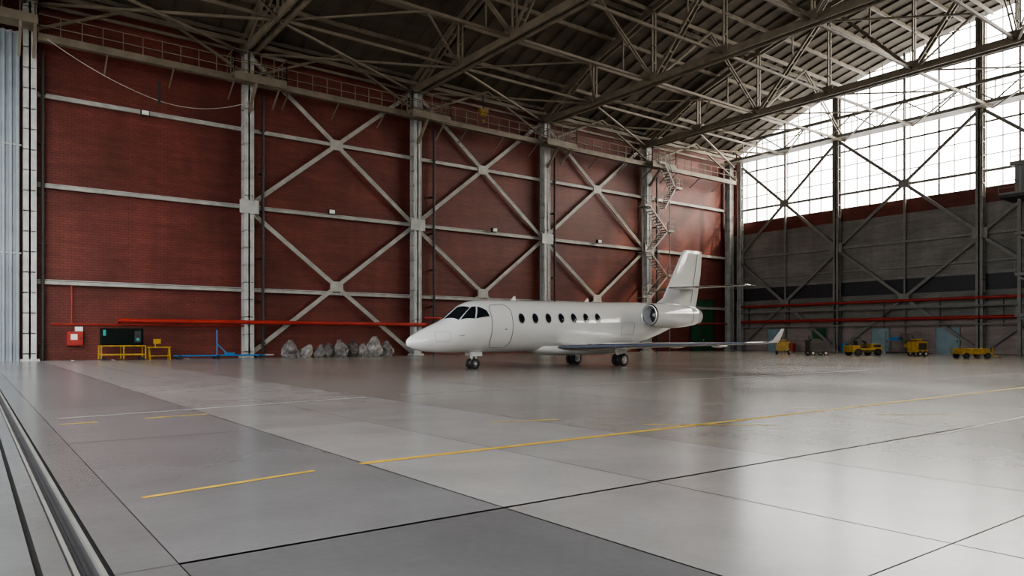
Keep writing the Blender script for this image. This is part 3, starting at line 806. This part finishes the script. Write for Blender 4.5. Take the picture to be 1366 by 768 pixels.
def lw(b,c,r,wd):
    x,y,z=c
    prof=[(-wd/2,r*.62),(-wd/2,r*.86),(-wd*.34,r*.98),(0,r),(wd*.34,r*.98),(wd/2,r*.86),(wd/2,r*.62)]
    n=26;vs=[]
    for py_,rr in prof:
        for i in range(n):
            a=2*PI*i/n; vs.append((x+rr*math.cos(a),y+py_,z+rr*math.sin(a)))
    b.add(vs,[(j*n+i,j*n+(i+1)%n,(j+1)*n+(i+1)%n,(j+1)*n+i) for j in range(len(prof)-1) for i in range(n)],M_tyre,True)
    b.cyl((x,y-wd*.44,z),(x,y+wd*.44,z),r*.63,M_chrome,20); b.cyl((x,y-wd*.52,z),(x,y+wd*.52,z),r*.25,M_grey,12)
ng=MB()
for s in(-.17,.17): lw(ng,(3.25,s,.225),.225,.15)
ng.cyl((3.25,-.2,.225),(3.25,.2,.225),.04,M_chrome); ng.cyl((3.25,0,.22),(3.2,0,.55),.045,M_chrome); ng.cyl((3.2,0,.5),(3.12,0,1.0),.075,M_white)
ng.beam((3.33,0,.3),(3.45,0,.48),.07,.03,M_white); ng.beam((3.45,0,.48),(3.24,0,.66),.07,.03,M_white); ng.cyl((3.2,0,.6),(3.8,0,.85),.03,M_white)
ng.cyl((3.05,-.06,.62),(3.02,-.06,.62),.05,M_chrome)
for s in(-1,1): ng.add([(3.0,s*.2,.78),(3.6,s*.2,.78),(3.55,s*.28,.56),(3.05,s*.28,.56),(3.0,s*.22,.78),(3.6,s*.22,.78),(3.55,s*.30,.56),(3.05,s*.30,.56)],[(0,1,2,3),(4,7,6,5),(3,2,6,7),(0,4,5,1)],M_white)
ng.obj('nose_gear',jet)
for sd in(-1,1):
    g_=MB(); cx=10.6; cy=sd*1.65
    for s in(-.2,.2): lw(g_,(cx,cy+s,.31),.31,.20)
    g_.cyl((cx,cy-.2,.31),(cx,cy+.2,.31),.06,M_chrome); g_.cyl((cx,cy,.31),(cx-.1,cy,.62),.06,M_chrome); g_.cyl((cx-.1,cy,.55),(cx-.25,cy,1.0),.10,M_white)
    g_.beam((cx+.1,cy,.36),(cx+.25,cy,.58),.09,.04,M_white); g_.beam((cx+.25,cy,.58),(cx-.1,cy,.78),.09,.04,M_white)
    g_.cyl((cx-.1,cy,.75),(cx-.15,cy-sd*.8,.92),.04,M_white)
    g_.box(cx-.5,cx+.2,cy+sd*.22,cy+sd*.25,.58,.95,M_white)
    g_.obj('main_gear_port' if sd<0 else 'main_gear_starboard',jet)

# ---------------------------------------------------------------- light: hazy sky brighter on the sun side
world=bpy.data.worlds.new('sky'); scene.world=world; world.use_nodes=True
nt=world.node_tree; bg=nt.nodes['Background']; bg.inputs[0].default_value=(.97,.98,1.0,1)
tc=nt.nodes.new('ShaderNodeTexCoord'); dt=nt.nodes.new('ShaderNodeVectorMath'); dt.operation='DOT_PRODUCT'
sdv=Vector((.8,-.5,.33)).normalized(); dt.inputs[1].default_value=sdv
nt.links.new(tc.outputs['Generated'],dt.inputs[0])
mr=nt.nodes.new('ShaderNodeMapRange'); mr.interpolation_type='SMOOTHSTEP'; mr.inputs[1].default_value=.0; mr.inputs[2].default_value=1; mr.inputs[3].default_value=2.8; mr.inputs[4].default_value=16
nt.links.new(dt.outputs['Value'],mr.inputs[0]); nt.links.new(mr.outputs[0],bg.inputs[1])
rp=nt.nodes.new('ShaderNodeMix'); rp.data_type='RGBA'; rp.inputs[6].default_value=(.92,.96,1,1); rp.inputs[7].default_value=(1,.93,.83,1)
m2=nt.nodes.new('ShaderNodeMapRange'); m2.inputs[1].default_value=-.2; m2.inputs[2].default_value=.9
nt.links.new(dt.outputs['Value'],m2.inputs[0]); nt.links.new(m2.outputs[0],rp.inputs[0]); nt.links.new(rp.outputs[2],bg.inputs[0])
sd_=bpy.data.lights.new('sun','SUN'); sd_.energy=5; sd_.angle=R(2); sd_.color=(1,.80,.6)
so=bpy.data.objects.new('sun',sd_); scene.collection.objects.link(so)
so.rotation_euler=Vector((-.33,.9,-.30)).to_track_quat('-Z','Y').to_euler(); so.location=(60,-60,60)
try:
    scene.view_settings.view_transform='AgX'; scene.view_settings.look='AgX - Medium High Contrast'
except Exception as ex: print(ex)
# ---------------------------------------------------------------- camera
cd=bpy.data.cameras.new('camera'); co=bpy.data.objects.new('camera',cd); scene.collection.objects.link(co)
co.location=(0,0,1.3); co.rotation_euler=(PI/2,0,-math.atan2(.6,.8))
cd.sensor_width=36; cd.lens=965/1366*36; cd.shift_y=68/1366; cd.clip_end=600
scene.camera=co
